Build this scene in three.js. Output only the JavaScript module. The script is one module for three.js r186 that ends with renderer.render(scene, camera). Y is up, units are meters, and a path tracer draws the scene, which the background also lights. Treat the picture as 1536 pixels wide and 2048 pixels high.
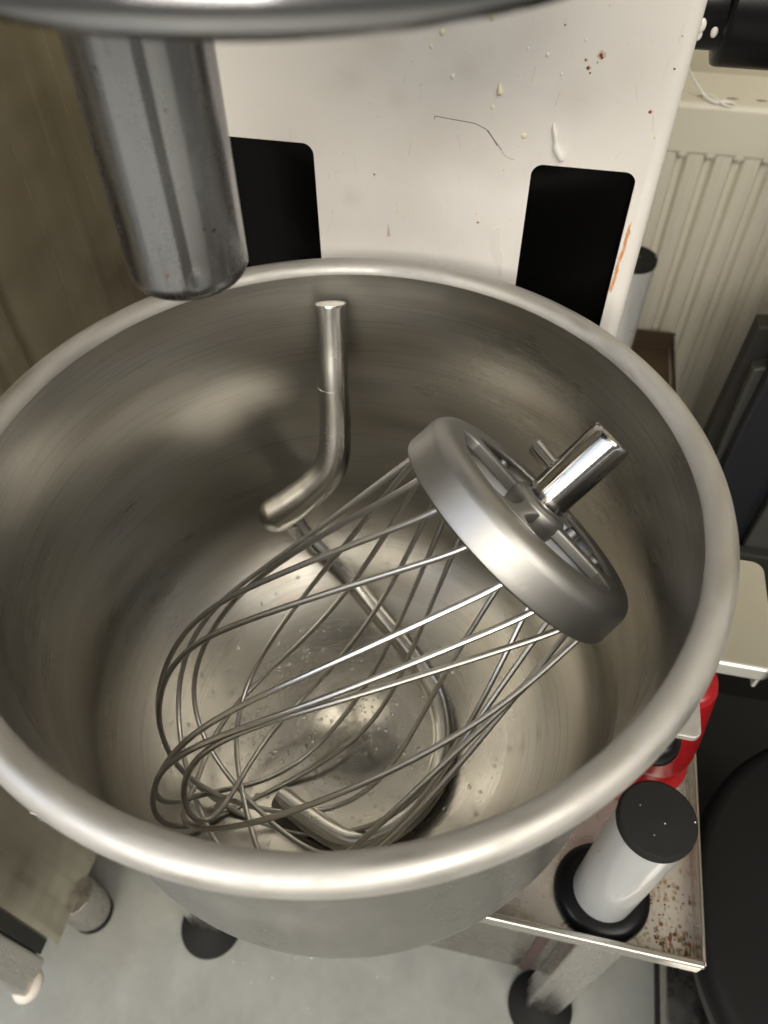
import * as THREE from 'three';
import { RoundedBoxGeometry } from 'three/addons/geometries/RoundedBoxGeometry.js';
import { mergeGeometries } from 'three/addons/utils/BufferGeometryUtils.js';
import { RectAreaLightUniformsLib } from 'three/addons/lights/RectAreaLightUniformsLib.js';

// ---------------------------------------------------------------- camera, light, exposure
const scene = new THREE.Scene();
const camera = new THREE.PerspectiveCamera(67.24, 768 / 1024, 0.02, 30);
camera.position.set(0.0843, 1.1412, 0.2587);
camera.up.set(-0.1549, 0.6472, -0.7464);
camera.lookAt(0.0843 - 0.1412, 1.1412 - 0.7623, 0.2587 - 0.6317);
camera.focus = 0.46;
camera.userData.fStop = 8;
scene.add(camera);
scene.background = new THREE.Color().setRGB(0.13, 0.123, 0.108);

const renderer = new THREE.WebGLRenderer({ antialias: true });
renderer.setSize(768, 1024);
renderer.toneMapping = THREE.LinearToneMapping;
renderer.toneMappingExposure = 1.36;
renderer.shadowMap.enabled = true;
RectAreaLightUniformsLib.init();

const UNSEEN_LAMPS = [  // out-of-view panels, added to light the scene and show in the metal
  // x, y, z, width, length, colour, strength, label
  [-0.4, 2.4, 2.9, 2.2, 1.1, [1.0, 0.94, 0.84], 13, 'unseen wide warm hanging lamp panel in front of the mixer'],
  [1.3, 2.4, 1.3, 1.2, 1.6, [1.0, 0.94, 0.84], 4.5, 'added warm fill panel out of view to the right of the mixer'],
  [-1.6, 2.3, 1.5, 0.5, 1.0, [0.66, 0.77, 1.0], 8, 'added cool white fill panel out of view to the left of the cabinet'],
];

// ---------------------------------------------------------------- helpers
let seed = 7;
const rnd = () => { seed = (seed * 1664525 + 1013904223) >>> 0; return seed / 4294967296; };
const R = (a, b) => a + (b - a) * rnd();
const used = {};
function numbered(n) { const k = used[n] = (used[n] ?? -1) + 1; return k ? `${n}_${String(k).padStart(3, '0')}` : n; }
function thing(name, label, category, pos = [0, 0, 0], group) {
  const g = new THREE.Group(); g.name = numbered(name); g.position.set(...pos);
  g.userData = { label, category }; if (group) g.userData.group = group;
  scene.add(g); return g;
}
function part(name, geo, mat, parent, label) {
  const m = new THREE.Mesh(Array.isArray(geo) ? mergeGeometries(geo.map((g) => (g.index ? g.toNonIndexed() : g))) : geo, mat);
  m.name = name; m.castShadow = m.receiveShadow = true; if (label) m.userData.label = label;
  parent.add(m); return m;
}
function struct(name, geo, mat) { const m = part(name, geo, mat, scene); m.userData.kind = 'structure'; return m; }
const V = (x, y, z) => new THREE.Vector3(x, y, z);
const at = (g, x = 0, y = 0, z = 0) => g.translate(x, y, z);
const box = (w, h, d, x, y, z, r = 0.002) => at(new RoundedBoxGeometry(w, h, d, 2, r), x, y, z);
const cyl = (r0, r1, h, x, y, z, n = 48) => at(new THREE.CylinderGeometry(r0, r1, h, n), x, y, z);
const lathe = (pts, n = 96) => new THREE.LatheGeometry(pts.map(([r, y]) => new THREE.Vector2(Math.max(r, 1e-5), y)), n);
// a profile sampled evenly along its length, so that v runs in equal steps
function even(pts, n) {
  const L = [0]; for (let i = 1; i < pts.length; i++) L.push(L[i - 1] + Math.hypot(pts[i][0] - pts[i - 1][0], pts[i][1] - pts[i - 1][1]));
  const out = []; let j = 0;
  for (let i = 0; i <= n; i++) {
    const s = L.at(-1) * i / n; while (j < L.length - 2 && L[j + 1] < s) j++;
    const t = (s - L[j]) / (L[j + 1] - L[j] || 1);
    out.push([pts[j][0] + t * (pts[j + 1][0] - pts[j][0]), pts[j][1] + t * (pts[j + 1][1] - pts[j][1])]);
  }
  return out;
}
// round bar through points [x, y, z, radius], ends rounded
function bar(pts, seg = 120, rad = 20, round = [1, 1]) {
  const c = new THREE.CatmullRomCurve3(pts.map((p) => V(p[0], p[1], p[2])), false, 'centripetal');
  const n = pts.length - 1, P = [], T = [], Rr = [];
  for (let i = 0; i <= seg; i++) {
    const t = i / seg; P.push(c.getPoint(t)); T.push(c.getTangent(t));
    const k = Math.min(n - 1, Math.floor(t * n)), f = t * n - k; Rr.push(pts[k][3] + (pts[k + 1][3] - pts[k][3]) * f);
  }
  const cap = (i, s, amt) => { const o = []; for (let k = 1; k <= 6; k++) { const a = k / 6 * Math.PI / 2; o.push([P[i].clone().addScaledVector(T[i], s * amt * Rr[i] * Math.sin(a)), Rr[i] * Math.max(Math.cos(a), 0.002)]); } return o; };
  const rings = [...cap(0, -1, round[0]).reverse().map((o) => [...o, T[0]]), ...P.map((p, i) => [p, Rr[i], T[i]]), ...cap(seg, 1, round[1]).map((o) => [...o, T[seg]])];
  const pos = [], uv = [], idx = []; let nrm = new THREE.Vector3(0.31, 0.9, 0.23), len = 0, last = null;
  rings.forEach(([p, r, t], i) => {
    nrm.addScaledVector(t, -nrm.dot(t)).normalize(); const b = t.clone().cross(nrm);
    if (last) len += p.distanceTo(last); last = p;
    for (let j = 0; j <= rad; j++) {
      const a = j / rad * Math.PI * 2, q = p.clone().addScaledVector(nrm, r * Math.cos(a)).addScaledVector(b, r * Math.sin(a));
      pos.push(q.x, q.y, q.z); uv.push(j / rad * 0.06, len);
      if (i && j) { const A = i * (rad + 1) + j; idx.push(A - 1, A - rad - 2, A, A, A - rad - 2, A - rad - 1); }
    }
  });
  const g = new THREE.BufferGeometry();
  g.setAttribute('position', new THREE.Float32BufferAttribute(pos, 3)); g.setAttribute('uv', new THREE.Float32BufferAttribute(uv, 2));
  g.setIndex(idx); g.computeVertexNormals(); return g;
}
function rr(w, h, r, x = 0, y = 0, P = THREE.Shape) {
  const s = new P(), a = x - w / 2, b = y - h / 2, c = x + w / 2, d = y + h / 2;
  s.moveTo(a + r, b); s.lineTo(c - r, b); s.absarc(c - r, b + r, r, -Math.PI / 2, 0); s.lineTo(c, d - r); s.absarc(c - r, d - r, r, 0, Math.PI / 2);
  s.lineTo(a + r, d); s.absarc(a + r, d - r, r, Math.PI / 2, Math.PI); s.lineTo(a, b + r); s.absarc(a + r, b + r, r, Math.PI, Math.PI * 1.5); return s;
}
const extrude = (s, depth, bevel = 0, curveSegments = 16) => new THREE.ExtrudeGeometry(s, { depth, curveSegments, bevelEnabled: bevel > 0, bevelSize: bevel, bevelThickness: bevel, bevelOffset: -bevel, bevelSegments: 3 });

// ---------------------------------------------------------------- textures (grain, wear, stains)
function tex(w, h, fn, { srgb = false, rx = 1, ry = 1 } = {}) {
  const d = new Uint8Array(w * h * 4);
  for (let y = 0; y < h; y++) for (let x = 0; x < w; x++) { const c = fn(x, y), i = (y * w + x) * 4; d[i] = c[0]; d[i + 1] = c[1]; d[i + 2] = c[2]; d[i + 3] = 255; }
  const t = new THREE.DataTexture(d, w, h); t.wrapS = t.wrapT = THREE.RepeatWrapping; t.magFilter = THREE.LinearFilter; t.repeat.set(rx, ry);
  if (srgb) t.colorSpace = THREE.SRGBColorSpace; t.needsUpdate = true; return t;
}
// smooth tiling value noise on a grid of gx by gy cells
function grid(gx, gy) {
  const a = Float32Array.from({ length: gx * gy }, () => rnd());
  return (u, v) => {
    const x = u * gx, y = v * gy, i = Math.floor(x), j = Math.floor(y); let f = x - i, g = y - j; f = f * f * (3 - 2 * f); g = g * g * (3 - 2 * g);
    const q = (m, n) => a[((n % gy) + gy) % gy * gx + ((m % gx) + gx) % gx];
    return (q(i, j) * (1 - f) + q(i + 1, j) * f) * (1 - g) + (q(i, j + 1) * (1 - f) + q(i + 1, j + 1) * f) * g;
  };
}
// brushed lines along u
function brushed(w, h, lenCells, contrast, blotch, base) {
  const f1 = grid(lenCells, h), f2 = grid(lenCells * 3, Math.round(h / 2)), b1 = grid(5, 4), b2 = grid(17, 11), b3 = grid(60, 40);
  return tex(w, h, (x, y) => {
    const u = x / w, v = y / h;
    const c = base + contrast * (0.6 * f1(u, v) + 0.4 * f2(u, v) - 0.5) + blotch * (0.5 * b1(u, v) + 0.32 * b2(u, v) + 0.18 * b3(u, v) - 0.5);
    const k = Math.max(0, Math.min(255, c * 255)); return [k, k, k];
  });
}
// scratches and smears drawn on a grey canvas
function canvas(w, h, draw, srgb) {
  const c = document.createElement('canvas'); c.width = w; c.height = h; const g = c.getContext('2d'); draw(g, w, h);
  const t = new THREE.CanvasTexture(c); if (srgb) t.colorSpace = THREE.SRGBColorSpace; t.wrapS = t.wrapT = THREE.RepeatWrapping; return t;
}
const brushFine = brushed(1024, 1024, 26, 0.5, 0.22, 0.5);
const roughBowl = brushed(1024, 1024, 70, 0.07, 0.3, 0.62);
const roughSoft = brushed(512, 512, 12, 0.12, 0.5, 0.62);
const scratchMap = canvas(1024, 1024, (g, w, h) => {
  g.fillStyle = '#808080'; g.fillRect(0, 0, w, h);
  for (let i = 0; i < 900; i++) { const x = R(0, w), y = R(0, h), a = R(0, 6.28), l = R(6, 60), k = R(70, 190) | 0; g.strokeStyle = `rgba(${k},${k},${k},${R(0.1, 0.5)})`; g.lineWidth = R(0.5, 1.4); g.beginPath(); g.moveTo(x, y); g.quadraticCurveTo(x + l * Math.cos(a) * 0.5 + R(-4, 4), y + l * Math.sin(a) * 0.5 + R(-4, 4), x + l * Math.cos(a), y + l * Math.sin(a)); g.stroke(); }
});
// faint grease smears, brown tints and dark scuffs round the inside of the bowl (u round it, v from the rim down)
const bowlStain = canvas(1024, 1024, (g, w, h) => {
  g.fillStyle = 'rgb(255,255,255)'; g.fillRect(0, 0, w, h);
  for (let i = 0; i < 260; i++) { const x = R(0, w), y = R(0, h), r0 = R(8, 70), q = g.createRadialGradient(x, y, 0, x, y, r0), c = [[176, 140, 118], [150, 140, 110], [150, 146, 150], [190, 180, 150]][i % 4]; q.addColorStop(0, `rgba(${c},${R(0.05, 0.22)})`); q.addColorStop(1, `rgba(${c},0)`); g.fillStyle = q; g.fillRect(x - r0, y - r0, 2 * r0, 2 * r0); }
  for (let i = 0; i < 3600; i++) { const x = R(-60, w), y = R(0, h), k = rnd() < 0.55 ? 60 : 255; g.fillStyle = `rgba(${k},${k},${k},${R(0.03, 0.16)})`; g.fillRect(x, y, R(10, 130), R(0.6, 1.6)); }
  for (let i = 0; i < 90; i++) { const x = R(0, w), y = R(0.35, 0.96) * h; g.strokeStyle = `rgba(90,80,66,${R(0.05, 0.2)})`; g.lineWidth = R(0.5, 1.2); g.beginPath(); g.moveTo(x, y); g.quadraticCurveTo(x + R(5, 15), y + R(-6, 6), x + R(8, 30), y + R(-14, 14)); g.stroke(); }
}, true);
// wet floor of the bowl: arcs of scratches and dull patches (u round it, v towards the middle)
const floorRough = canvas(1024, 512, (g, w, h) => {
  const q0 = g.createLinearGradient(0, h, 0, h * 0.35); q0.addColorStop(0, 'rgb(158,158,158)'); q0.addColorStop(1, 'rgb(104,104,104)'); g.fillStyle = q0; g.fillRect(0, 0, w, h);
  for (let i = 0; i < 160; i++) { const x = R(0, w), y = R(0, h), r0 = R(10, 60), q = g.createRadialGradient(x, y, 0, x, y, r0), k = rnd() < 0.5 ? 60 : 190; q.addColorStop(0, `rgba(${k},${k},${k},${R(0.1, 0.4)})`); q.addColorStop(1, `rgba(${k},${k},${k},0)`); g.fillStyle = q; g.fillRect(x - r0, y - r0, 2 * r0, 2 * r0); }
  for (let i = 0; i < 900; i++) { const x = R(0, w), y = R(0, h), l = R(10, 90), d = R(-14, 14); g.strokeStyle = `rgba(225,225,225,${R(0.1, 0.5)})`; g.lineWidth = R(0.5, 1.3); g.beginPath(); g.moveTo(x, y); g.quadraticCurveTo(x + l / 2, y + d * 0.3, x + l, y + d); g.stroke(); }
});
const rep = (t, x, y) => { const c = t.clone(); c.repeat.set(x, y); c.needsUpdate = true; return c; };

const P = (o) => new THREE.MeshPhysicalMaterial({ side: THREE.DoubleSide, ...o });
const lin = (r, g, b) => new THREE.Color().setRGB(r, g, b);
const steel = lin(0.62, 0.6, 0.56);
const M = {
  bowlIn: P({ color: lin(0.555, 0.536, 0.492), metalness: 1, anisotropy: 0.35, anisotropyRotation: Math.PI / 2, roughness: 0.5, roughnessMap: roughBowl, map: bowlStain }),
  bowlFloor: P({ color: lin(0.545, 0.526, 0.482), metalness: 1, roughness: 0.5, roughnessMap: floorRough }),
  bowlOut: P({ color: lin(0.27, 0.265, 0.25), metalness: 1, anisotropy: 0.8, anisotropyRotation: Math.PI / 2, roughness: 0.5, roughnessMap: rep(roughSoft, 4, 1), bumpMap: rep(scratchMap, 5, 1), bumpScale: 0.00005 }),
  rim: P({ color: lin(0.55, 0.535, 0.51), metalness: 1, roughness: 0.98, roughnessMap: rep(roughSoft, 6, 1), bumpMap: rep(scratchMap, 12, 0.5), bumpScale: 0.00014 }),
  hook: P({ color: lin(0.64, 0.625, 0.59), metalness: 1, roughness: 0.34, roughnessMap: rep(roughSoft, 8, 3) }),
  polished: P({ color: lin(0.52, 0.515, 0.5), metalness: 1, roughness: 0.16, roughnessMap: rep(roughSoft, 6, 6) }),
  wire: P({ color: lin(0.62, 0.605, 0.575), metalness: 1, roughness: 0.3 }),
  cast: P({ color: lin(0.37, 0.362, 0.348), metalness: 1, roughness: 0.48, bumpMap: tex(256, 256, () => { const k = R(60, 200); return [k, k, k]; }, { rx: 5, ry: 1 }), bumpScale: 0.00005 }),
  head: P({ color: lin(0.42, 0.42, 0.44), metalness: 1, roughness: 0.26, roughnessMap: rep(roughSoft, 3, 1) }),
  shaft: P({ color: lin(0.34, 0.34, 0.36), metalness: 1, roughness: 0.42, roughnessMap: rep(roughSoft, 3, 1) }),
  tray: P({ color: lin(0.6, 0.58, 0.55), metalness: 1, roughness: 0.42, roughnessMap: roughSoft }),
  standSteel: P({ color: lin(0.5, 0.48, 0.45), metalness: 1, roughness: 0.45, roughnessMap: rep(roughSoft, 3, 3) }),
  cabinet: P({ color: lin(0.5, 0.46, 0.38), metalness: 1, roughness: 0.5, roughnessMap: rep(roughSoft, 2, 2), bumpMap: rep(brushFine, 1, 1), bumpScale: 0.0003 }),
  whitePaint: P({ color: lin(0.79, 0.765, 0.73), roughness: 0.36, bumpMap: tex(256, 256, () => { const k = R(100, 160); return [k, k, k]; }, { rx: 3, ry: 3 }), bumpScale: 0.00002 }),
  whitePost: P({ color: lin(0.42, 0.43, 0.435), roughness: 0.25, clearcoat: 0.3 }),
  radiator: P({ color: lin(0.7, 0.67, 0.57), roughness: 0.4 }),
  wall: P({ color: lin(0.62, 0.57, 0.44), roughness: 0.8 }),
  black: P({ color: lin(0.004, 0.004, 0.005), roughness: 0.3, specularIntensity: 0.5 }),
  slot: P({ color: lin(0.002, 0.002, 0.002), roughness: 0.2, specularIntensity: 0.25 }),
  rubber: P({ color: lin(0.012, 0.0115, 0.011), roughness: 0.8, specularIntensity: 0.5, bumpMap: tex(256, 256, () => { const k = R(40, 220); return [k, k, k]; }), bumpScale: 0.0001 }),
  binPlastic: P({ color: lin(0.022, 0.022, 0.022), roughness: 0.5, specularIntensity: 0.5 }),
  binLid: P({ color: lin(0.004, 0.004, 0.004), roughness: 0.6, specularIntensity: 0.4 }),
  red: P({ color: lin(0.27, 0.003, 0.006), roughness: 0.32, clearcoat: 0.3 }),
  navy: P({ color: lin(0.012, 0.0135, 0.018), roughness: 0.45 }),
  greyPanel: P({ color: lin(0.05, 0.05, 0.045), roughness: 0.5 }),
  dark: P({ color: lin(0.015, 0.014, 0.012), roughness: 0.7 }),
  cream: P({ color: lin(0.78, 0.72, 0.52), roughness: 0.3 }),
  creamPale: P({ color: lin(0.8, 0.79, 0.74), roughness: 0.25 }),
  berry: P({ color: lin(0.17, 0.045, 0.03), roughness: 0.4 }),
  crumbAndShade: P({ color: lin(0.07, 0.042, 0.022), roughness: 0.7 }),  // real crumbs, also the painted dark of the tray rear corner
  water: P({ color: 0xffffff, transmission: 1, thickness: 0.002, ior: 1.33, roughness: 0 }),
};

// ---------------------------------------------------------------- unseen lamps, added for light
for (const [x, y, z, w, l, c, k, label] of UNSEEN_LAMPS) {
  const t = thing('unseen_lamp', label, 'lamp', [x, y, z]);
  part('lamp_housing', box(w + 0.06, 0.06, l + 0.06, 0, 0.05, 0, 0.01), M.whitePost, t);
  part('lamp_diffuser', box(w, 0.015, l, 0, 0.012, 0, 0.004), P({ color: lin(0.8, 0.8, 0.8), roughness: 0.6, emissive: lin(...c), emissiveIntensity: 1.2 }), t);
  const up = new THREE.RectAreaLight(lin(...c), k * 0.6, w, l); up.position.set(0, 0.085, 0); up.rotation.x = Math.PI / 2; up.castShadow = true; up.name = 'lamp_uplight'; t.add(up);  // added upward light that brightens the ceiling for the rim
  const q = new THREE.RectAreaLight(lin(...c), k, w, l); q.position.set(0, -0.004, 0); q.rotation.x = -Math.PI / 2; q.castShadow = true; q.name = 'lamp_light'; t.add(q);
}

// ---------------------------------------------------------------- setting: floor and wall
{
  const n1 = grid(9, 9), n2 = grid(40, 40), n3 = grid(150, 150);
  const fmap = tex(512, 512, (x, y) => { const u = x / 512, v = y / 512, k = 0.5 * n1(u, v) + 0.3 * n2(u, v) + 0.2 * n3(u, v) - 0.5; return [141 + 34 * k, 142 + 34 * k, 137 + 32 * k]; }, { srgb: true, rx: 4, ry: 4 });
  const frough = tex(512, 512, (x, y) => { const u = x / 512, v = y / 512, k = 255 * (0.45 + 0.5 * (0.5 * n1(v, u) + 0.5 * n2(v, u) - 0.5)); return [k, k, k]; }, { rx: 4, ry: 4 });
  const f = new THREE.BoxGeometry(5, 0.1, 5.5); at(f, 0, -0.05, 1.65);
  struct('floor', f, P({ map: fmap, roughness: 1, roughnessMap: frough, bumpMap: rep(scratchMap, 6, 6), bumpScale: 0.0002 }));
  const sp = new THREE.InstancedMesh(new THREE.SphereGeometry(1, 8, 6), P({ color: lin(0.6, 0.59, 0.55), roughness: 0.25 }), 90), m4 = new THREE.Matrix4();
  for (let i = 0; i < 90; i++) { const k = i < 62 ? 0.014 : 0.09, x = -0.075 + (rnd() + rnd() + rnd() - 1.5) * k * 2, z = 0.058 + (rnd() + rnd() + rnd() - 1.5) * k, q = R(0.0005, i < 62 ? 0.0024 : 0.0010); m4.makeScale(q, q * 0.3, q); m4.setPosition(x, 0.0003, z); sp.setMatrixAt(i, m4); }
  sp.name = 'floor_splashes'; sp.userData = { kind: 'stuff', label: 'small pale splashes dried on the grey floor in front of the bowl', category: 'splashes' }; scene.add(sp);
  struct('ceiling', at(new THREE.BoxGeometry(6.5, 0.1, 6.5), 0, 3.0, 2.15), P({ color: lin(0.8, 0.79, 0.76), roughness: 0.9 }));
  struct('wall', at(new THREE.BoxGeometry(5, 2.95, 0.12), 0, 1.475, -0.96), M.wall);
}

// ---------------------------------------------------------------- mixer: column, slots, head, disc, shaft
const mixer = thing('planetary_mixer', 'white planetary mixer column with two black slots, steel beater head and splashes of batter', 'food mixer', [0, 0.433, -0.43]);
{
  const w2 = (g) => at(g, 0, -0.433, 0.43);                       // world coordinates into the mixer's own
  // front panel with its two slots
  const s = new THREE.Shape(); s.moveTo(-0.144, 0.435); s.lineTo(0.144, 0.435); s.lineTo(0.144, 1.5); s.lineTo(-0.144, 1.5); s.lineTo(-0.144, 0.435);
  for (const k of [-1, 1]) s.holes.push(rr(0.066, 0.40, 0.0075, k * 0.106, 0.7085, THREE.Path));
  const fp = extrude(s, 0.003, 0, 12); at(fp, 0, 0, -0.243);
  const uv = fp.attributes.uv, ps = fp.attributes.position; for (let i = 0; i < uv.count; i++) uv.setXY(i, (ps.getX(i) + 0.154) / 0.308, (ps.getY(i) - 0.7) / 0.308);
  const marks = canvas(2048, 2048, (g, W) => {
    const q = (x, y) => [(x + 0.154) / 0.308 * W, W - (y - 0.7) / 0.308 * W], mm = W / 308;
    g.fillStyle = 'rgb(232,228,223)'; g.fillRect(0, 0, W, W);
    const blob = (x, y, r, c, sq = 1.25) => { const [a, b] = q(x, y); g.fillStyle = c; g.beginPath(); for (let i = 0; i <= 14; i++) { const t = i / 14 * 6.283, k = r * mm * (0.75 + 0.4 * rnd()); g.lineTo(a + k * Math.cos(t), b + k * sq * Math.sin(t)); } g.fill(); };
    // faint smears and dust
    for (let i = 0; i < 40; i++) { const [a, b] = q(R(-0.1, 0.15), R(0.78, 1.0)), r0 = R(60, 260), q0 = g.createRadialGradient(a, b, 0, a, b, r0); q0.addColorStop(0, `rgba(160,150,132,${R(0.03, 0.13)})`); q0.addColorStop(1, 'rgba(160,150,132,0)'); g.fillStyle = q0; g.fillRect(a - r0, b - r0, 2 * r0, 2 * r0); }
    for (let i = 0; i < 110; i++) { const [a, b] = q(R(-0.1, 0.15), R(0.78, 1.0)); g.strokeStyle = `rgba(150,140,122,${R(0.04, 0.2)})`; g.lineWidth = R(0.8, 4); g.beginPath(); g.moveTo(a, b); g.lineTo(a + R(-20, 20), b + R(10, 90)); g.stroke(); }
    for (let i = 0; i < 70; i++) blob(R(-0.1, 0.15), R(0.8, 1.0), R(0.12, 0.4), `rgba(${R(110, 190) | 0},${R(90, 160) | 0},110,${R(0.2, 0.6)})`);
    // pencil-like scratch
    g.strokeStyle = 'rgba(90,88,84,0.85)'; g.lineWidth = 3.2; g.lineJoin = 'round'; g.beginPath();
    [[.0082, .931], [.0087, .9329], [.0183, .9319], [.0278, .9311], [.0342, .9304], [.0414, .9276], [.0459, .9228], [.0503, .9178], [.0524, .9155]].forEach((p, i) => g[i ? 'lineTo' : 'moveTo'](...q(...p))); g.stroke();
    g.lineWidth = 1.2; g.beginPath(); g.moveTo(...q(.0524, .9155)); g.quadraticCurveTo(...q(.054, .911), ...q(.0611, .9099)); g.stroke();
    g.strokeStyle = 'rgba(60,58,56,0.6)'; g.lineWidth = 4.5; g.beginPath(); g.moveTo(...q(.0425, .927)); g.lineTo(...q(.0459, .9228)); g.lineTo(...q(.0495, .918)); g.stroke();
    // pink smear by the bowl, brown stains, orange scrape along the right edge
    { const [a, b] = q(-.0215, .852); g.fillStyle = 'rgba(196,160,150,0.7)'; g.beginPath(); g.moveTo(a, b - 40); g.lineTo(a + 9, b + 30); g.lineTo(a - 8, b + 34); g.fill(); }
    for (const [x, y, r] of [[.103, .9739, 2.3], [.0948, .9708, 1], [.097, .9667, 1.3], [.1449, .9694, 1.2], [.1373, .9454, 1.3], [-.0314, .8916, .9], [.0414, .8647, 1]]) { blob(x + .0004, y, r * 1.05, 'rgba(170,110,60,0.35)', 1); }
    for (let k = 0; k < 80; k++) { const t = rnd(), [a, b] = q(0.1428 - 0.0028 * t, 0.878 - 0.052 * t); g.strokeStyle = `rgba(${R(196, 216) | 0},${R(120, 160) | 0},${R(70, 110) | 0},0.5)`; g.lineWidth = R(2, 8); g.beginPath(); g.moveTo(a + R(-7, 9), b); g.lineTo(a + R(-9, 7), b + R(14, 50)); g.stroke(); }
  }, true);
  const frontMat = P({ map: marks, roughness: 0.36, bumpMap: M.whitePaint.bumpMap, bumpScale: 0.00002 });
  part('front_panel', w2(fp), frontMat, mixer);
  // side shell with rounded corners
  const o = new THREE.Shape(), a = 0.144, b = 0.154, r = 0.010;
  o.moveTo(-a, 0.24); o.absarc(-a, 0.25, r, -Math.PI / 2, -Math.PI, true); o.lineTo(-b, 0.60); o.absarc(-a, 0.60, r, Math.PI, Math.PI / 2, true); o.lineTo(a, 0.61); o.absarc(a, 0.60, r, Math.PI / 2, 0, true); o.lineTo(b, 0.25); o.absarc(a, 0.25, r, 0, -Math.PI / 2, true);
  o.lineTo(a, 0.243); o.lineTo(a + 0.004, 0.25); o.lineTo(a + 0.006, 0.6); o.lineTo(-a - 0.006, 0.6); o.lineTo(-a - 0.004, 0.25); o.lineTo(-a, 0.243); o.lineTo(-a, 0.24);
  const sh = extrude(o, 1.065, 0, 10); sh.rotateX(-Math.PI / 2); sh.scale(1, 1, -1); at(sh, 0, 0.435, 0); sh.scale(1, 1, -1); sh.translate(0, 0, 0);
  part('side_shell', w2(sh), M.whitePaint, mixer);
  for (const k of [-1, 1]) part('slot_panel', w2(box(0.07, 0.405, 0.004, k * 0.106, 0.7085, -0.2515, 0.001)), M.slot, mixer);
  // fork arms that carry the bowl, out of the slots and along its wall
  for (const k of [-1, 1]) {
    const pts = []; for (let i = 0; i <= 10; i++) { const t = (-62 + 74 * i / 10) * Math.PI / 180; pts.push([k * 0.1885 * Math.cos(t), 0.752, 0.1885 * Math.sin(t), 0.0072]); }
    part('fork_arm', w2(bar([[k * 0.1, 0.752, -0.26, 0.0072], ...pts], 80, 12)), M.standSteel, mixer);
  }
  // head housing over the bowl, outside the frame
  part('head_housing', w2(box(0.24, 0.24, 0.52, 0, 1.33, -0.2, 0.04)), M.whitePaint, mixer);
  // planetary disc
  part('planetary_disc', w2(lathe([[0.0001, 1.0865], [0.1, 1.0865], [0.1055, 1.0868], [0.1085, 1.0882], [0.1097, 1.091], [0.1094, 1.0945], [0.108, 1.0965], [0.1078, 1.099], [0.1078, 1.165], [0.1, 1.175], [0.0001, 1.176]], 128)), M.head, mixer);
  // shaft with rust spots
  const rust = canvas(512, 512, (g, w, h) => {
    g.fillStyle = 'rgb(255,255,255)'; g.fillRect(0, 0, w, h);
    for (let i = 0; i < 46; i++) { const x = R(0, w), y = Math.pow(rnd(), 2.4) * h * 0.9, r0 = R(0.8, 3); g.fillStyle = `rgba(${R(90, 150) | 0},${R(50, 80) | 0},30,${R(0.35, 0.9)})`; g.beginPath(); g.ellipse(x, y, r0 * 0.8, r0 * 1.2, R(0, 3), 0, 6.29); g.fill(); }
    for (let i = 0; i < 40; i++) { g.fillStyle = `rgba(150,150,150,${R(0.05, 0.2)})`; g.fillRect(R(0, w), R(0, h), R(2, 14), R(20, 160)); }
  }, true);
  const sm = M.shaft.clone(); sm.map = rust;
  const sg = lathe([...even([[0.0262, 1.09], [0.0262, 0.9535], [0.0257, 0.952], [0.0245, 0.951]], 40), [0.017, 0.951], [0.0165, 0.955], [0.0165, 1.0]], 240);
  { const p = sg.attributes.position; for (let i = 0; i < p.count; i++) { const x = p.getX(i), z = p.getZ(i), r = Math.hypot(x, z), a = Math.atan2(z, x) * 180 / Math.PI; if (r < 0.02) continue; const fade = Math.min(1, Math.max(0, (p.getY(i) - 0.955) / 0.008));
    let k = 1; if (a > 44 && a <= 69) k = 1 - 0.085 * (a < 60 ? (a - 44) / 16 : (69 - a) / 9); else if (a > 69 && a < 96) k = Math.cos(13.5 / 57.3) / Math.cos((a - 82.5) / 57.3);
    k = 1 + (k - 1) * fade; p.setXYZ(i, x * k, p.getY(i), z * k); } sg.computeVertexNormals(); }
  at(sg, -0.065, 0, -0.02); part('beater_shaft', w2(sg), sm, mixer);
  part('bayonet_pin', w2((() => { const g = new THREE.CylinderGeometry(0.0028, 0.0028, 0.03, 16); g.rotateX(Math.PI / 2); return at(g, -0.0655, 1.03, -0.012); })()), M.head, mixer);
  // splashes of batter and berry on the front
  const splash = (name, x, y, r, m, sx = 1, sy = 1.3) => { const g = new THREE.SphereGeometry(1, 14, 10); g.scale(r * sx, r * sy, r * 0.42); part(name, w2(at(g, x, y, -0.24)), m, mixer); };
  for (const [x, y, r] of [[.0392, .9897, 2.2], [.0107, .9801, 2.4], [.0046, .9721, 1.4], [.0183, .9566, 1.8], [.0476, .9511, 2.1], [.0441, .9408, 1.3], [.0655, .9254, 2.3], [.0613, .9746, 1], [.0582, .9602, .8], [.0729, .972, 1.6], [.0932, .981, 1], [.0826, .9622, 1], [.1438, .9311, 1.2], [.0398, .8708, 1], [-.0168, .8651, .6], [.016, .9265, .8]])
    splash('batter_splash', x, y, r * 0.00078, rnd() < 0.5 ? M.cream : M.creamPale, R(0.8, 1.1), R(1, 1.6));
  for (const [x, y, r] of [[.103, .9739, 1.6], [.1038, .9726, 1.1], [.0948, .9708, .9], [.097, .9667, 1.2], [.0987, .9641, .8], [.1449, .9694, 1], [.1373, .9454, 1.2], [.1446, .9861, .6], [-.0314, .8916, .7], [.0414, .8647, .8], [.0803, .9878, .8], [.1018, .9699, .7]])
    splash('berry_splash', x, y, r * 0.00066, M.berry, R(0.8, 1.2), R(0.8, 1.2));
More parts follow.
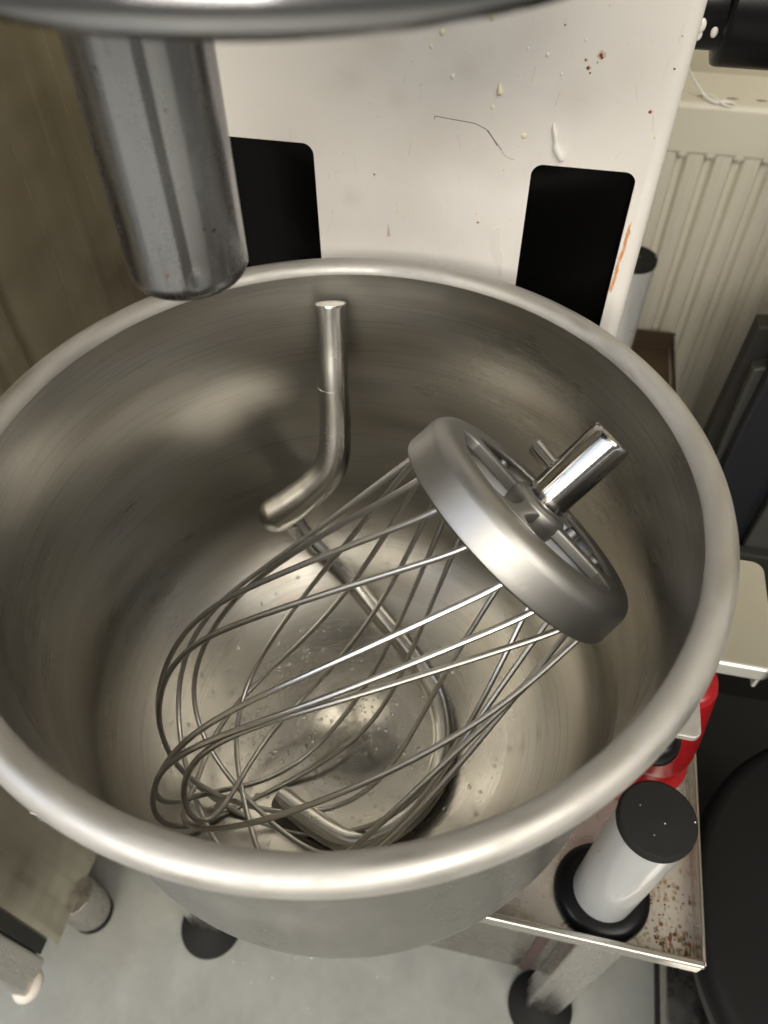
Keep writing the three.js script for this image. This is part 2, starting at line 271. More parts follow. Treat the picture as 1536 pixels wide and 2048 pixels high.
  part('batter_drip', w2(bar([[.0826, .9342, -.2398, .0006], [.0832, .9315, -.2396, .0013], [.0846, .9276, -.2396, .0017], [.0858, .923, -.2396, .0017], [.0868, .9196, -.2394, .0024], [.0895, .9156, -.2394, .0026], [.0905, .9138, -.2394, .0023]], 50, 12)), M.creamPale, mixer);
  part('batter_drip', w2(bar([[.0472, .9548, -.2398, .0005], [.0474, .9525, -.2397, .0012], [.0478, .95, -.2396, .0017]], 20, 12)), M.cream, mixer);
  // torn scrap of clear tape
  const tp = new THREE.Shape(); [[.0521, .8611], [.0548, .8625], [.0571, .8627], [.0585, .85], [.0626, .8384], [.0618, .833], [.0622, .8254], [.0594, .825], [.0585, .833], [.054, .84], [.0526, .849]].forEach(([x, y], i) => tp[i ? 'lineTo' : 'moveTo'](x, y));
  part('tape_scrap', w2(at(extrude(tp, 0.0003), 0, 0, -0.24)), P({ color: lin(0.77, 0.74, 0.69), roughness: 0.12, bumpMap: rep(scratchMap, 30, 30), bumpScale: 0.0006 }), mixer);
}
// black knob on the column's right side
{
  const t = thing('tilt_handle', 'black cylindrical handle sticking out of the right side of the white column', 'handle', [0.154, 0.97, -0.36]);
  const g = lathe([[0.0001, 0.003], [0.022, 0.0031], [0.0262, 0.006], [0.0275, 0.012], [0.0275, 0.0255], [0.031, 0.026], [0.036, 0.027], [0.0368, 0.03], [0.0368, 0.075], [0.036, 0.082], [0.032, 0.086], [0.0001, 0.087]], 64); g.rotateZ(-Math.PI / 2);
  part('grip', g, M.black, t);
  for (const [x, y, z, r] of [[0.012, -0.006, 0.027, 0.0032], [0.012, -0.012, 0.025, 0.0026], [0.021, -0.0095, 0.026, 0.0026], [0.05, 0.017, 0.0325, 0.0014]]) part('batter_splash', at(new THREE.SphereGeometry(r, 12, 10).scale(0.9, 1.4, 0.6), x, y, z), M.creamPale, t);
}

// ---------------------------------------------------------------- bowl
const bowl = thing('mixing_bowl', 'large brushed steel mixing bowl with thick rolled rim holding the whisk and hook', 'mixing bowl', [0, 0.53, 0]);
const bowlFloor = (r) => 0.65 - 0.11 * Math.sqrt(Math.max(0, 1 - (r / 0.179) ** 2));
{
  const w2 = (g) => at(g, 0, -0.53, 0);
  const inside = [[0.1845, 0.851], [0.1841, 0.847], [0.1834, 0.842], [0.1824, 0.836], [0.1813, 0.828], [0.1803, 0.818], [0.1795, 0.805], [0.179, 0.785], [0.179, 0.65]];
  const dome = (r) => 0.010 * Math.exp(-((r / 0.032) ** 2)), low = [];
  for (let i = 1; i <= 40; i++) { const t = i / 40 * Math.PI / 2, r = 0.179 * Math.cos(t), y = 0.65 - 0.11 * Math.sin(t); if (r > 0.118) inside.push([r, y]); else { if (!low.length) low.push(inside.at(-1)); low.push([r, y + dome(r)]); } }
  part('inside_wall', w2(lathe(even(inside, 160), 192)), M.bowlIn, bowl);
  part('inside_floor', w2(lathe(even(low, 70), 160)), M.bowlFloor, bowl);
  const outside = [[0.1905, 0.842], [0.1845, 0.8395], [0.1825, 0.834], [0.1815, 0.825], [0.181, 0.81], [0.181, 0.65]];
  for (let i = 1; i <= 32; i++) { const t = i / 32 * Math.PI / 2; outside.push([0.181 * Math.cos(t), 0.65 - 0.112 * Math.sin(t)]); }
  part('outer_wall', w2(lathe(even(outside, 120), 160)), M.bowlOut, bowl);
  const rim = []; for (let i = 0; i <= 28; i++) { const t = (172 - 285 * i / 28) * Math.PI / 180; rim.push([0.1922 + 0.0078 * Math.cos(t), 0.85 + 0.0078 * Math.sin(t)]); }
  part('rolled_rim', w2(lathe(rim, 192)), M.rim, bowl);
  // sheet-steel handle on the right
  const hs = rr(0.033, 0.062, 0.006, 0.2003, -0.031); const hg = extrude(hs, 0.006, 0.0018); hg.rotateX(-Math.PI / 2); 
    const hp = mergeGeometries([at(hg, 0, 0.829, 0), box(0.0022, 0.020, 0.05, 0.2150, 0.8215, 0.031, 0.001)].map((g) => (g.index ? g.toNonIndexed() : g)));
  part('handle', w2(hp), P({ color: lin(0.74, 0.73, 0.7), metalness: 1, roughness: 0.6, roughnessMap: roughSoft }), bowl);
  // beads of water on the floor of the bowl
  const n = 950, im = new THREE.InstancedMesh(new THREE.SphereGeometry(1, 10, 8), M.water, n), m4 = new THREE.Matrix4(), q = new THREE.Quaternion();
  let k = 0;
  while (k < n) {
    const a = R(0, 6.283), r = 0.145 * Math.sqrt(rnd()), x = r * Math.cos(a), z = r * Math.sin(a);
    const keep = Math.exp(-((x + 0.045) ** 2 + (z + 0.01) ** 2) / 0.005) + 0.35 * Math.exp(-((x - 0.09) ** 2 + (z - 0.06) ** 2) / 0.003) + 0.12;
    if (rnd() > keep) continue;
    const s = 0.0006 + 0.0014 * rnd() ** 2.5, nn = V(-x * 0.5, 0.11, -z * 0.5).normalize(); q.setFromUnitVectors(V(0, 1, 0), nn);
    m4.compose(V(x, bowlFloor(r) - 0.53 + dome(r), z), q, V(s, s * 0.75, s * R(0.85, 1.2))); im.setMatrixAt(k++, m4);
  }
  im.name = 'water_drops'; im.userData.kind = 'stuff'; im.castShadow = true; bowl.add(im);
}
// clamp beside the bowl: small steel plate with a black knob below
{
  const t = thing('bowl_clamp', 'small steel clamp plate with a black knob under the right of the bowl rim', 'clamp', [0.2, 0.7, 0.035]);
  const s = rr(0.025, 0.04, 0.005, 0.006, 0); const g = extrude(s, 0.003, 0.0008); g.rotateX(-Math.PI / 2);
  part('plate', at(g, -0.008, 0.046, -0.0), M.rim, t);
  part('post', cyl(0.004, 0.004, 0.04, 0, 0.026, 0.0, 16), M.standSteel, t);
  part('knob', at(lathe([[0.0001, 0], [0.01, 0], [0.0135, 0.003], [0.014, 0.008], [0.013, 0.015], [0.008, 0.018], [0.0001, 0.018]], 40), 0, -0.01, 0), M.black, t);
}

// ---------------------------------------------------------------- whisk lying in the bowl
{
  const t = thing('wire_whisk', 'large balloon wire whisk with cast ring and drive shaft lying across the bowl', 'whisk', [0.0933, 0.7855, -0.0328]);
  const X = V(0.5935, 0, 0.80483), Y = V(0.59348, 0.67547, -0.43764), Z = V(-0.54364, 0.73739, 0.40089);
  t.quaternion.setFromRotationMatrix(new THREE.Matrix4().makeBasis(X, Y, Z));
  const Ro = 0.0796;
  // ring: outer skirt with a rounded shoulder
  const prof = [[Ro - 0.004, 0.001], [Ro - 0.0005, -0.0004], [Ro, 0.001], [Ro - 0.0003, 0.005], [Ro - 0.0008, 0.012]];
  for (let i = 1; i <= 10; i++) { const a = i / 10 * Math.PI / 2; prof.push([Ro - 0.0115 + 0.0105 * Math.cos(a), 0.0155 + 0.0105 * Math.sin(a)]); }
  prof.push([0.0605, 0.0258], [0.0588, 0.0252], [0.0582, 0.0236], [0.0598, 0.0222], [0.063, 0.0222]);
  for (let i = 1; i <= 8; i++) { const a = (1 - i / 8) * Math.PI / 2; prof.push([Ro - 0.0115 + 0.0072 * Math.cos(a), 0.0155 + 0.0072 * Math.sin(a)]); }
  prof.push([Ro - 0.004, 0.001]);
  part('ring', lathe(prof, 128), M.cast, t);
  // spokes and boss
  const sp = [];
  const TH = 0.42;
  for (let i = 0; i < 4; i++) {
    const s = new THREE.Shape(), w0 = 0.0078, w1 = 0.0048; s.moveTo(0.012, -w0); s.quadraticCurveTo(0.03, -w1 * 0.7, 0.05, -w1); s.quadraticCurveTo(0.057, -w1 - 0.003, 0.061, -w1 - 0.012); s.lineTo(0.064, 0); s.lineTo(0.061, w1 + 0.012); s.quadraticCurveTo(0.057, w1 + 0.003, 0.05, w1); s.quadraticCurveTo(0.03, w1 * 0.7, 0.012, w0); s.lineTo(0.012, -w0);
    const g = extrude(s, 0.0045, 0.0014, 10); g.rotateX(-Math.PI / 2); at(g, 0, 0.0205, 0);
    const rib = box(0.046, 0.010, 0.004, 0.038, 0.0165, 0, 0.0012);
    for (const q of [g, rib]) { q.rotateY(TH + i * Math.PI / 2); sp.push(q); }
  }
  part('spokes', sp, M.cast, t);
  part('boss', lathe([[0.0001, 0.010], [0.016, 0.010], [0.0175, 0.013], [0.0195, 0.022], [0.019, 0.0265], [0.018, 0.028], [0.0165, 0.0285], [0.0158, 0.0305], [0.0001, 0.031]], 64), M.cast, t);
  part('shaft', lathe(even([[0.0001, 0.083], [0.0112, 0.083], [0.0126, 0.0818], [0.013, 0.08], [0.013, 0.029]], 40), 48), M.polished, t);
  const pin = new THREE.CylinderGeometry(0.0053, 0.0053, 0.024, 24); pin.rotateZ(Math.PI / 2); at(pin, -0.018, 0, 0); pin.rotateY(0.05); at(pin, 0, 0.0465, 0);
  part('drive_pin', pin, M.polished, t);
  // wires: nine loops, each from one side of the ring round the far end to the other
  // each leg: angle at the ring, then (turn, radius, depth) of the points that pull it, in degrees and millimetres
  const legs = [[-45, -30, 88, 134, -46, 102, 222, 58, -37], [-26, -39, 90, 136, -58, 106, 228, 56, -43], [-5, -56, 87, 125, -81, 107, 219, 60, -42], [14, -21, 86, 84, -59, 102, 225, 41, -68], [35, -42, 89, 133, -52, 105, 228, 60, -42], [55, -42, 89, 133, -52, 105, 228, 60, -42], [75, -39, 82, 137, -52, 105, 228, 60, -42], [97, -44, 91, 131, -52, 105, 228, 60, -42], [113, -25, 85, 140, -47, 103, 230, 60, -42], [153, -42, 89, 134, -58, 106, 226, 60, -42], [167, -44, 89, 133, -62, 105, 227, 64, -77], [178, -43, 89, 131, -48, 105, 229, 60, -42], [195, -42, 89, 133, -52, 105, 228, 60, -42], [215, -42, 89, 133, -52, 105, 228, 60, -42], [223, -24, 97, 140, -26, 115, 234, 65, -40], [253, -43, 92, 128, -54, 103, 229, 60, -42], [274, -43, 92, 134, -54, 109, 224, 60, -42], [295, -43, 89, 132, -60, 107, 222, 51, -50]];
  const KN = [0, 0, 0, 0, 1 / 3, 2 / 3, 1, 1, 1, 1];
  const N = (i, p, u) => (p === 0 ? (KN[i] <= u && u < KN[i + 1] ? 1 : 0) : (KN[i + p] > KN[i] ? (u - KN[i]) / (KN[i + p] - KN[i]) * N(i, p - 1, u) : 0) + (KN[i + p + 1] > KN[i + 1] ? (KN[i + p + 1] - u) / (KN[i + p + 1] - KN[i + 1]) * N(i + 1, p - 1, u) : 0));
  const polar = (r, deg, s) => { const a = deg * Math.PI / 180; return [r * Math.cos(a), -s, -r * Math.sin(a)]; };
  const legOf = (k, L, e, dir) => {
    const [a, t1, r1, s1, t2, r2, s2, r3, t3] = legs[k], A = polar(71, a, 0), P2 = polar(r1, a + t1, s1);
    const c = [A, A.map((x, i) => x + 0.4 * (P2[i] - x)), P2, polar(r2, a + t2, s2), polar(r3, a + t3, L), [0, -L, 0]], out = [];
    for (const i of [3, 4, 5]) { const f = i === 3 ? 0.5 : 1; c[i] = [c[i][0] + e * f * dir[0], c[i][1], c[i][2] + e * f * dir[1]]; }
    for (let i = 0; i < 64; i++) { const w = c.map((_, j) => N(j, 3, i / 64)); out.push([0, 1, 2].map((d) => c.reduce((q, p, j) => q + w[j] * p[d], 0))); }
    const h = [A[0], 0, A[2]]; return [[h[0], 10, h[2]], [h[0], 5, h[2]], [h[0], 1, h[2]], [h[0], -2, h[2]], ...out.slice(2)];
  };
  // evened by repeated averaging so that the bends stay soft
  const soft = (p, n) => { for (; n--;) p = p.map((q, i) => (i < 2 || i > p.length - 3 ? q : q.map((x, j) => (p[i - 1][j] + 2 * x + p[i + 1][j]) / 4))); return p; };
  const TIP = [7, -11, 3, -17, 14, -11, 17, 14, 2];   // how far each loop passes beside the axis at the far end, in millimetres
  for (let k = 0; k < 9; k++) {
    const L = 287 - (k * 4 % 9 - 4) * 4, e = TIP[k], da = (legs[k][0] + legs[k][8]) * Math.PI / 180, dir = [-Math.sin(da), -Math.cos(da)], p = soft([...legOf(k, L, e, dir), ...legOf(k + 9, L, e, dir).reverse()], 8).map(([x, y, z]) => [x / 1000, y / 1000, z / 1000, 0.0019]);
    part('wire_loop', bar(p, 280, 10, [0, 0]), M.wire, t);
  }
  for (let k = 0; k < 18; k++) { const [x, , z] = polar(0.0685, legs[k][0], 0); part('wire_socket', cyl(0.005, 0.005, 0.018, x, 0.0115, z, 16), M.cast, t); }
  part('tip_clip', box(0.005, 0.016, 0.004, 0.004, -0.279, 0.002, 0.001), M.wire, t);
}

// ---------------------------------------------------------------- dough hook lying in the bowl
{
  const t = thing('dough_hook', 'steel spiral dough hook leaning on the back wall of the bowl, under the whisk', 'dough hook', [-0.05, 0.56, -0.1]);
  const o = ([x, y, z, r]) => [x + 0.05, y - 0.56, z + 0.1, r];
  part('stem', bar([[-.0440, .8415, -.1600, .0102], [-.0415, .815, -.1490, .0104], [-.0390, .790, -.1372, .0107], [-.0364, .765, -.1260, .0112], [-.0360, .746, -.1175, .0117], [-.0395, .7315, -.1110, .0122], [-.0505, .7175, -.1047, .0126], [-.0655, .7035, -.0983, .0136], [-.0785, .6935, -.0938, .0140]].map(o), 120, 28, [0.06, 1]), M.hook, t);
  part('spiral', bar([[-.0745, .690, -.096, .0105], [-.072, .676, -.105, .0088], [-.068, .655, -.1105, .0081], [-.057, .627, -.1155, .0081], [-.032, .597, -.1135, .0083], [.002, .575, -.0935, .0086], [.037, .563, -.066, .0089], [.059, .561, -.040, .0091], [.070, .559, -.014, .0088], [.0735, .560, .015, .0089], [.069, .562, .040, .009], [.057, .563, .063, .0091], [.040, .565, .081, .0092], [.020, .5665, .091, .0093], [.002, .565, .0875, .0093], [-.018, .563, .0795, .0093], [-.041, .562, .0695, .0092]].map(o), 220, 24, [0, 0.12]), M.hook, t);
  const w = new THREE.TorusGeometry(0.01065, 0.0003, 8, 32); w.rotateX(Math.PI / 2 - 0.42); part('weld_seam', at(w, 0.0108, 0.2285, -0.0366), M.standSteel, t);
}

// ---------------------------------------------------------------- stand with its raised-edge tray
{
  const t = thing('steel_stand', 'low stainless steel stand with a raised-edge tray under the mixer', 'stand', [0, 0, -0.3]);
  const w2 = (g) => at(g, 0, 0, 0.3);
  const x0 = -0.275, x1 = 0.298, z0 = -0.722, z1 = 0.091, cx = (x0 + x1) / 2, cz = (z0 + z1) / 2, W = x1 - x0, D = z1 - z0;
  const stain = canvas(1024, 1024, (g, w, h) => {
    g.fillStyle = 'rgb(228,222,215)'; g.fillRect(0, 0, w, h);
    // brown residue: u from x0 to x1, v (canvas y) from z0 (top) to z1 (bottom)
    const q = (x, z) => [(x - x0) / W * w, (z - z0) / D * h];
    const blot = (x, z, r, n, c) => { for (let i = 0; i < n; i++) { const a = R(0, 6.28), d = r * Math.sqrt(rnd()), [px, py] = q(x + d * Math.cos(a), z + d * Math.sin(a)); g.fillStyle = c(); g.beginPath(); g.ellipse(px, py, R(0.6, 3.2), R(0.6, 3.2), 0, 0, 6.3); g.fill(); } };
    const brown = () => `rgba(${R(80, 150) | 0},${R(50, 100) | 0},${R(20, 50) | 0},${R(0.25, 0.85)})`, tan = () => `rgba(${R(150, 190) | 0},${R(110, 140) | 0},${R(60, 90) | 0},${R(0.1, 0.35)})`;
    blot(0.288, 0.08, 0.016, 110, brown); blot(0.25, 0.085, 0.03, 60, brown); blot(0.27, 0.05, 0.03, 45, brown); blot(0.26, 0.065, 0.04, 260, tan); blot(0.21, 0.085, 0.02, 60, brown); blot(0.285, 0, 0.03, 60, tan); blot(0.24, -0.05, 0.05, 80, tan); blot(0.275, -0.08, 0.03, 60, brown);
    for (let i = 0; i < 300; i++) { const [px, py] = [R(0, w), R(0, h)]; g.fillStyle = tan(); g.beginPath(); g.ellipse(px, py, R(0.5, 2), R(0.5, 2), 0, 0, 6.3); g.fill(); }
  }, true);
  const tg = new THREE.BoxGeometry(W, 0.003, D); at(tg, cx, 0.4315, cz);
  const tm = P({ color: lin(0.72, 0.715, 0.7), map: stain, metalness: 0.75, roughness: 0.5, roughnessMap: rep(roughSoft, 3, 3), bumpMap: rep(scratchMap, 3, 3), bumpScale: 0.0001 });
  part('tray_floor', w2(tg), tm, t);
  const lip = [box(W + 0.003, 0.026, 0.0025, cx, 0.4435, z1, 0.001), box(0.0025, 0.0262, D, x1, 0.4435, cz, 0.001), box(0.0025, 0.0262, D, x0, 0.4435, cz, 0.001), box(W, 0.004, 0.006, cx, 0.4565, z1 + 0.0008, 0.0018)];
  part('tray_lip', lip.map(w2), M.tray, t);
  part('back_lip', w2(box(W + 0.003, 0.028, 0.0025, cx, 0.4445, z0, 0.001)), M.crumbAndShade, t, 'rear edge of the tray with its dark reflection put into the colour');  // steel edge coloured dark in place of its dark reflection
  part('shade_sheet', w2(box(0.1, 0.002, 0.1, 0.245, 0.434, -0.668, 0.0008)), M.crumbAndShade, t, 'thin dark sheet standing in for shade in the rear corner of the tray');  // dark sheet laid in as painted shade for the rear corner
  for (const [x, z] of [[0.235, 0.064], [-0.2, 0.064], [0.235, -0.68], [-0.235, -0.68]]) {
    const leg = part('leg', w2(box(0.04, 0.405, 0.03, x, 0.2265, z, 0.003)), M.tray, t);
    part('foot', w2(at(lathe([[0.0001, 0], [0.038, 0], [0.04, 0.004], [0.038, 0.012], [0.02, 0.02], [0.012, 0.024], [0.0001, 0.024]], 40), x, 0, z + 0.006)), M.rubber, leg);
  }
  part('front_panel', w2(box(0.40, 0.31, 0.004, 0.013, 0.265, 0.052, 0.001)), P({ color: lin(0.3, 0.28, 0.25), metalness: 1, roughness: 0.4, roughnessMap: rep(roughSoft, 3, 3) }), t);
  part('edge_fold', w2(box(0.012, 0.31, 0.006, 0.199, 0.265, 0.053, 0.001)), P({ color: lin(0.09, 0.045, 0.04), metalness: 0.6, roughness: 0.4 }), t);
  for (const x of [0.235, -0.235]) part('side_rail', w2(box(0.03, 0.05, 0.68, x, 0.4, -0.31, 0.002)), M.standSteel, t);
  // crumbs of residue lying in the corner
  const im = new THREE.InstancedMesh(new THREE.IcosahedronGeometry(1, 1), M.crumbAndShade, 90), m4 = new THREE.Matrix4();
  for (let i = 0; i < 90; i++) { const k = rnd(), x = k < 0.45 ? R(0.262, 0.294) : R(0.222, 0.292), z = k < 0.45 ? R(0.03, 0.088) : R(0.066, 0.088), s = R(0.0003, 0.0009); m4.makeScale(s * R(0.8, 1.6), s * 0.6, s); m4.setPosition(x, 0.4332, z + 0.3); im.setMatrixAt(i, m4); }
  im.name = 'crumbs'; im.userData.kind = 'stuff'; t.add(im);
}
// the white posts with black rubber ends that stand in the tray
function post(x, z, label, first) {
  if (first) { const c = first.clone(); c.name = numbered('tray_post'); c.position.set(x, 0.433, z); c.userData = { ...first.userData, label }; scene.add(c); return c; }
  const t = thing('tray_post', label, 'post', [x, 0.433, z], 'white posts standing in the tray');
  part('base', lathe([[0.0001, 0], [0.0385, 0], [0.04, 0.003], [0.0385, 0.009], [0.033, 0.0125], [0.0262, 0.013], [0.0001, 0.013]], 64), M.black, t);
  part('tube', lathe([[0.0255, 0.012], [0.0255, 0.174], [0.0249, 0.1765], [0.0235, 0.1765]], 64), M.postTube, t);
  for (const [px, pz, pr] of [[0.004, 0.003, 0.0005], [0.0235, -0.002, 0.0006], [-0.003, 0.012, 0.0004], [-0.012, -0.006, 0.00035]]) part('dust_speck', at(new THREE.SphereGeometry(pr, 8, 6), px, 0.1855, pz), M.creamPale, t);
  part('cap', lathe([[0.0249, 0.1745], [0.0262, 0.176], [0.0265, 0.18], [0.026, 0.1835], [0.024, 0.185], [0.0001, 0.1855]], 64), M.rubber, t);
  return t;
}
const scuffed = canvas(512, 512, (g, w, h) => {
  g.fillStyle = 'rgb(255,255,255)'; g.fillRect(0, 0, w, h);
  for (let i = 0; i < 120; i++) { const x = R(0, w), y = R(0, h); g.strokeStyle = `rgba(120,112,98,${R(0.08, 0.4)})`; g.lineWidth = R(0.6, 2.4); g.beginPath(); g.moveTo(x, y); g.lineTo(x + R(-22, 22), y + R(-10, 26)); g.stroke(); }
  for (let i = 0; i < 60; i++) { g.fillStyle = `rgba(110,90,66,${R(0.2, 0.7)})`; g.fillRect(R(0, w), h - Math.pow(rnd(), 2) * h, R(1, 4), R(1, 4)); }
}, true);
M.whitePost.map = null; M.postTube = M.whitePost.clone(); M.postTube.map = scuffed;
const post1 = post(0.222, 0.049, 'white post with black rubber cap standing in the front right corner of the tray');
post(0.206, -0.645, 'white post with black cap half hidden behind the column, in front of the radiator', post1);

// red plastic container standing behind the front post
{
  const t = thing('red_container', 'shiny red plastic container with a flared flange standing in the tray beside the bowl', 'container', [0.243, 0.433, -0.054]);
  part('body', lathe([[0.0001, 0], [0.022, 0], [0.0235, 0.003], [0.028, 0.045], [0.0345, 0.058], [0.0365, 0.062], [0.0355, 0.064], [0.0295, 0.066], [0.0275, 0.076], [0.0275, 0.08]], 64), M.red, t);
  part('neck', lathe([[0.0272, 0.078], [0.030, 0.083], [0.0325, 0.09], [0.033, 0.098], [0.0305, 0.125], [0.022, 0.19], [0.019, 0.2], [0.0001, 0.201]], 64), M.red, t);
}

// ---------------------------------------------------------------- radiator on the back wall
{
  const t = thing('panel_radiator', 'cream white panel radiator with vertical grooves on the back wall', 'radiator', [0.3, 0.12, -0.78]);
  const w2 = (g) => at(g, -0.3, -0.12, 0.78);
  const s = new THREE.Shape(), p = 0.0335, xs = 0.242 - 12 * p; let first = true;
  const add = (x, z) => { s[first ? 'moveTo' : 'lineTo'](x, z); first = false; };
  for (let i = 0; i < 30; i++) { const x = xs + i * p; add(x - 0.0095, 0.009); add(x - 0.007, 0.0078); add(x - 0.0045, 0.002); add(x - 0.003, 0); add(x + 0.003, 0); add(x + 0.0045, 0.002); add(x + 0.007, 0.0078); add(x + 0.0095, 0.009); add(x + p / 2, 0.0106); }
  const xe = xs + 30 * p; s.lineTo(xe, 0.009); s.lineTo(xe, -0.004); s.lineTo(xs - 0.0095, -0.004);
  const g = extrude(s, 0.575); g.rotateX(Math.PI / 2); at(g, 0, 0.7, -0.759);
  part('front_panel', w2(g), M.radiator, t);
  part('top_band', w2(box(xe - xs + 0.012, 0.062, 0.016, (xs + xe) / 2 - 0.004, 0.7285, -0.7565, 0.0075)), M.radiator, t);
  // pressed groove ends
  for (let i = 8; i < 18; i++) { const e = new THREE.SphereGeometry(1, 16, 10); e.scale(0.0068, 0.006, 0.003); part('groove_end', w2(at(e, xs + i * p, 0.7005, -0.7515)), M.radiator, t); }
  part('back_panel', w2(box(xe - xs, 0.6, 0.01, (xs + xe) / 2, 0.43, -0.85, 0.003)), M.radiator, t);
  part('top_cover', w2(box(xe - xs, 0.004, 0.09, (xs + xe) / 2, 0.757, -0.803, 0.0015)), M.radiator, t);
  for (let i = 9; i < 19; i++) { const e = new THREE.SphereGeometry(1, 16, 8); e.scale(0.0075, 0.0007, 0.0025); part('vent_slot', w2(at(e, xs + i * p + 0.008, 0.7588, -0.7715)), P({ color: lin(0.16, 0.15, 0.12), roughness: 0.7 }), t); }
}
{
  const t = thing('white_string', 'frayed white string lying over the top edge of the radiator beside the column', 'string', [0.24, 0.76, -0.77]);
  part('strand', bar([[-0.02, 0.03, -0.02, 0.0012], [0.0, 0.012, 0.004, 0.0018], [0.012, 0.003, 0.012, 0.002], [0.022, 0.001, 0.018, 0.0024], [0.036, 0.0015, 0.016, 0.0022], [0.044, 0.001, 0.019, 0.001]], 50, 8), M.creamPale, t);
  part('strand', bar([[0.008, 0.006, 0.01, 0.0007], [0.018, 0.006, 0.013, 0.001], [0.03, 0.001, 0.021, 0.0012], [0.04, -0.002, 0.022, 0.0006]], 30, 8), M.creamPale, t);
}
// ---------------------------------------------------------------- stainless cabinet on the left
{
  const t = thing('steel_cabinet', 'dull stainless steel cabinet side with vertical streaks to the left of the bowl', 'cabinet', [-0.6, 0, -0.3]);
  const w2 = (g) => at(g, 0.6, 0, 0.3);
  const streak = canvas(1024, 1024, (g, w, h) => {
    g.fillStyle = '#808080'; g.fillRect(0, 0, w, h);
    for (let i = 0; i < 60; i++) { const x = R(0, w), k = R(40, 220) | 0; g.strokeStyle = `rgba(${k},${k},${k},${R(0.1, 0.35)})`; g.lineWidth = R(1.5, 9); g.beginPath(); g.moveTo(x, R(-100, 300)); let xx = x; for (let y = 0; y <= h; y += 64) { xx += R(-3, 3); g.lineTo(xx, y); } g.stroke(); }
    for (let i = 0; i < 30; i++) { const k = R(50, 110) | 0; g.strokeStyle = `rgba(${k},${k},${k},0.5)`; g.lineWidth = R(1, 3); const x = R(0, w), y = R(0, h); g.beginPath(); g.moveTo(x, y); g.quadraticCurveTo(x + R(-10, 10), y + 20, x + R(-30, 30), y + R(20, 60)); g.stroke(); }
  });
  const g1 = grid(46, 3), g2 = grid(110, 7), g3 = grid(5, 4), g4 = grid(30, 60), g5 = grid(70, 2);
  const grime = tex(1024, 1024, (x, y) => { const u = x / 1024, v = y / 1024, k = 0.2 * g1(u, v) + 0.08 * g2(u, v) + 0.5 * g3(u, v) + 0.22 * g4(u, v), d = Math.max(0, g5(u + 0.004 * g4(u, v), v) - 0.72) * 2.2 * Math.max(0, g3(v, u) - 0.25); const b = 170 + 85 * k - 130 * d; return [b, b - 3 - 3 * (1 - k), b - 12 - 14 * (1 - k)]; }, { srgb: true });
  const pg = new THREE.BoxGeometry(0.006, 1.15, 0.873); at(pg, -0.353, 0.675, -0.2925);
  const cm = P({ color: lin(0.8, 0.78, 0.73), map: grime, metalness: 0.9, roughness: 0.52, roughnessMap: streak, bumpMap: streak, bumpScale: 0.0002 });
  part('side_panel', w2(pg), cm, t);
  part('carcass', [w2(box(0.6, 1.13, 0.86, -0.665, 0.68, -0.296, 0.003)), w2(box(0.62, 0.03, 0.93, -0.66, 1.265, -0.27, 0.004))], M.standSteel, t);
  part('door_gap', w2(box(0.56, 1.1, 0.016, -0.634, 0.675, 0.1525, 0.001)), M.dark, t);
  const dr = part('door', w2(box(0.6, 1.13, 0.042, -0.653, 0.67, 0.182, 0.006)), M.tray, t);
  part('edge_plug', w2((() => { const g = new THREE.SphereGeometry(1, 24, 14); g.scale(0.017, 0.011, 0.02); return at(g, -0.362, 0.106, 0.19); })()), P({ color: lin(0.6, 0.56, 0.5), roughness: 0.6 }), dr);
  for (const [x, z] of [[-0.3635, 0.087], [-0.9, 0.085], [-0.372, -0.66], [-0.9, -0.66]]) {
    const leg = part('leg', w2(lathe([[0.0001, 0.006], [0.022, 0.006], [0.026, 0.01], [0.0275, 0.02], [0.0275, 0.0995], [0.0272, 0.1], [0.0268, 0.1], [0.0001, 0.1]], 40).translate(x, 0, z)), M.standSteel, t);
    part('foot', w2(cyl(0.027, 0.027, 0.008, x, 0.004, z, 32)), M.rubber, leg);
  }
}
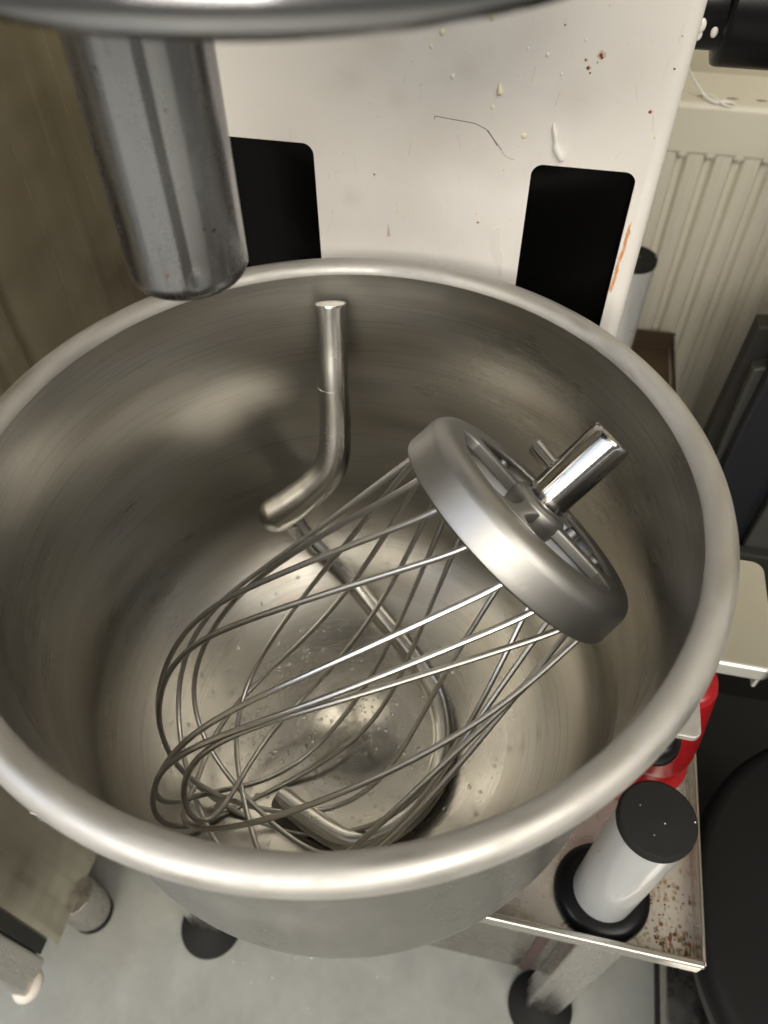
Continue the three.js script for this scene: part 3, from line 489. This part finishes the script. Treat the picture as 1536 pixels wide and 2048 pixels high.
// ---------------------------------------------------------------- right: boards, bin, dolly
function board(name, label, category, pts, z, d, m) {
  const s = new THREE.Shape(); pts.forEach(([x, y], i) => s[i ? 'lineTo' : 'moveTo'](x, y));
  const t = thing(name, label, category, [pts[0][0], 0, z]);
  part('panel', at(extrude(s, d, 0.003), -pts[0][0], 0, 0), m, t); return t;
}
board('leaning_board', 'tall black board leaning in front of the radiator', 'board', [[0.31, 0.0], [0.44, 0.0], [0.44, 0.66], [0.327, 0.642]], -0.51, 0.02, M.dark);
board('leaning_board', 'narrow grey board leaning between the black board and the dark blue one', 'board', [[0.345, 0.0], [0.5, 0.0], [0.5, 0.66], [0.335, 0.60]], -0.485, 0.012, M.greyPanel);
board('leaning_board', 'dark blue-black board nearest of the boards right of the bowl', 'board', [[0.335, 0.0], [0.46, 0.0], [0.46, 0.9], [0.352, 0.9]], -0.475, 0.02, M.navy);
board('leaning_board', 'wide dark grey-green panel behind the bowl handle at the right edge', 'board', [[0.40, 0.0], [0.9, 0.0], [0.9, 0.95], [0.415, 0.95]], -0.447, 0.008, M.greyPanel);
board('leaning_board', 'low dark brown board standing in front of the grey-green panel', 'board', [[0.335, 0.0], [0.95, 0.0], [0.95, 0.352], [0.335, 0.352]], -0.432, 0.01, M.dark);
{
  const t = thing('dark_floor_sheet', 'thin dark sheet on the floor under the black bin at the right', 'floor mat', [0.85, 0, -0.1]);  // thin dark sheet laid over the lighter floor
  part('sheet', box(0.95, 0.008, 0.64, 0, 0.004, 0, 0.003), M.dark, t);
}
{
  const t = thing('storage_bin', 'large round black plastic bin at the right edge, beside the tray', 'bin', [0.505, 0.135, 0.025]);
  part('body', lathe([[0.0001, 0], [0.105, 0], [0.112, 0.006], [0.118, 0.03], [0.124, 0.034], [0.128, 0.06], [0.15, 0.1], [0.172, 0.16], [0.188, 0.235], [0.19, 0.245], [0.176, 0.245], [0.1, 0.012]], 96), M.binPlastic, t);
  part('lid', lathe([[0.197, 0.24], [0.199, 0.25], [0.196, 0.262], [0.185, 0.268], [0.165, 0.264], [0.08, 0.27], [0.0001, 0.272]], 96), M.binLid, t);
}
{
  const t = thing('bin_dolly', 'low steel dolly with a black castor under the black bin', 'dolly', [0.5, 0, 0.05]);
  const w2 = (g) => at(g, -0.5, 0, -0.05);
  part('deck', w2(box(0.32, 0.03, 0.36, 0.52, 0.1, 0.03, 0.003)), M.standSteel, t);
  for (const [x, z] of [[0.415, 0.17], [0.64, 0.17], [0.415, -0.1], [0.64, -0.1]]) { const g = lathe([[0.0001, -0.012], [0.018, -0.012], [0.024, -0.006], [0.024, 0.006], [0.018, 0.012], [0.0001, 0.012]], 32); g.rotateZ(Math.PI / 2); part('castor', [w2(at(g, x, 0.024, z)), w2(cyl(0.006, 0.006, 0.06, x, 0.06, z, 12))], M.black, t); }
}

renderer.render(scene, camera);
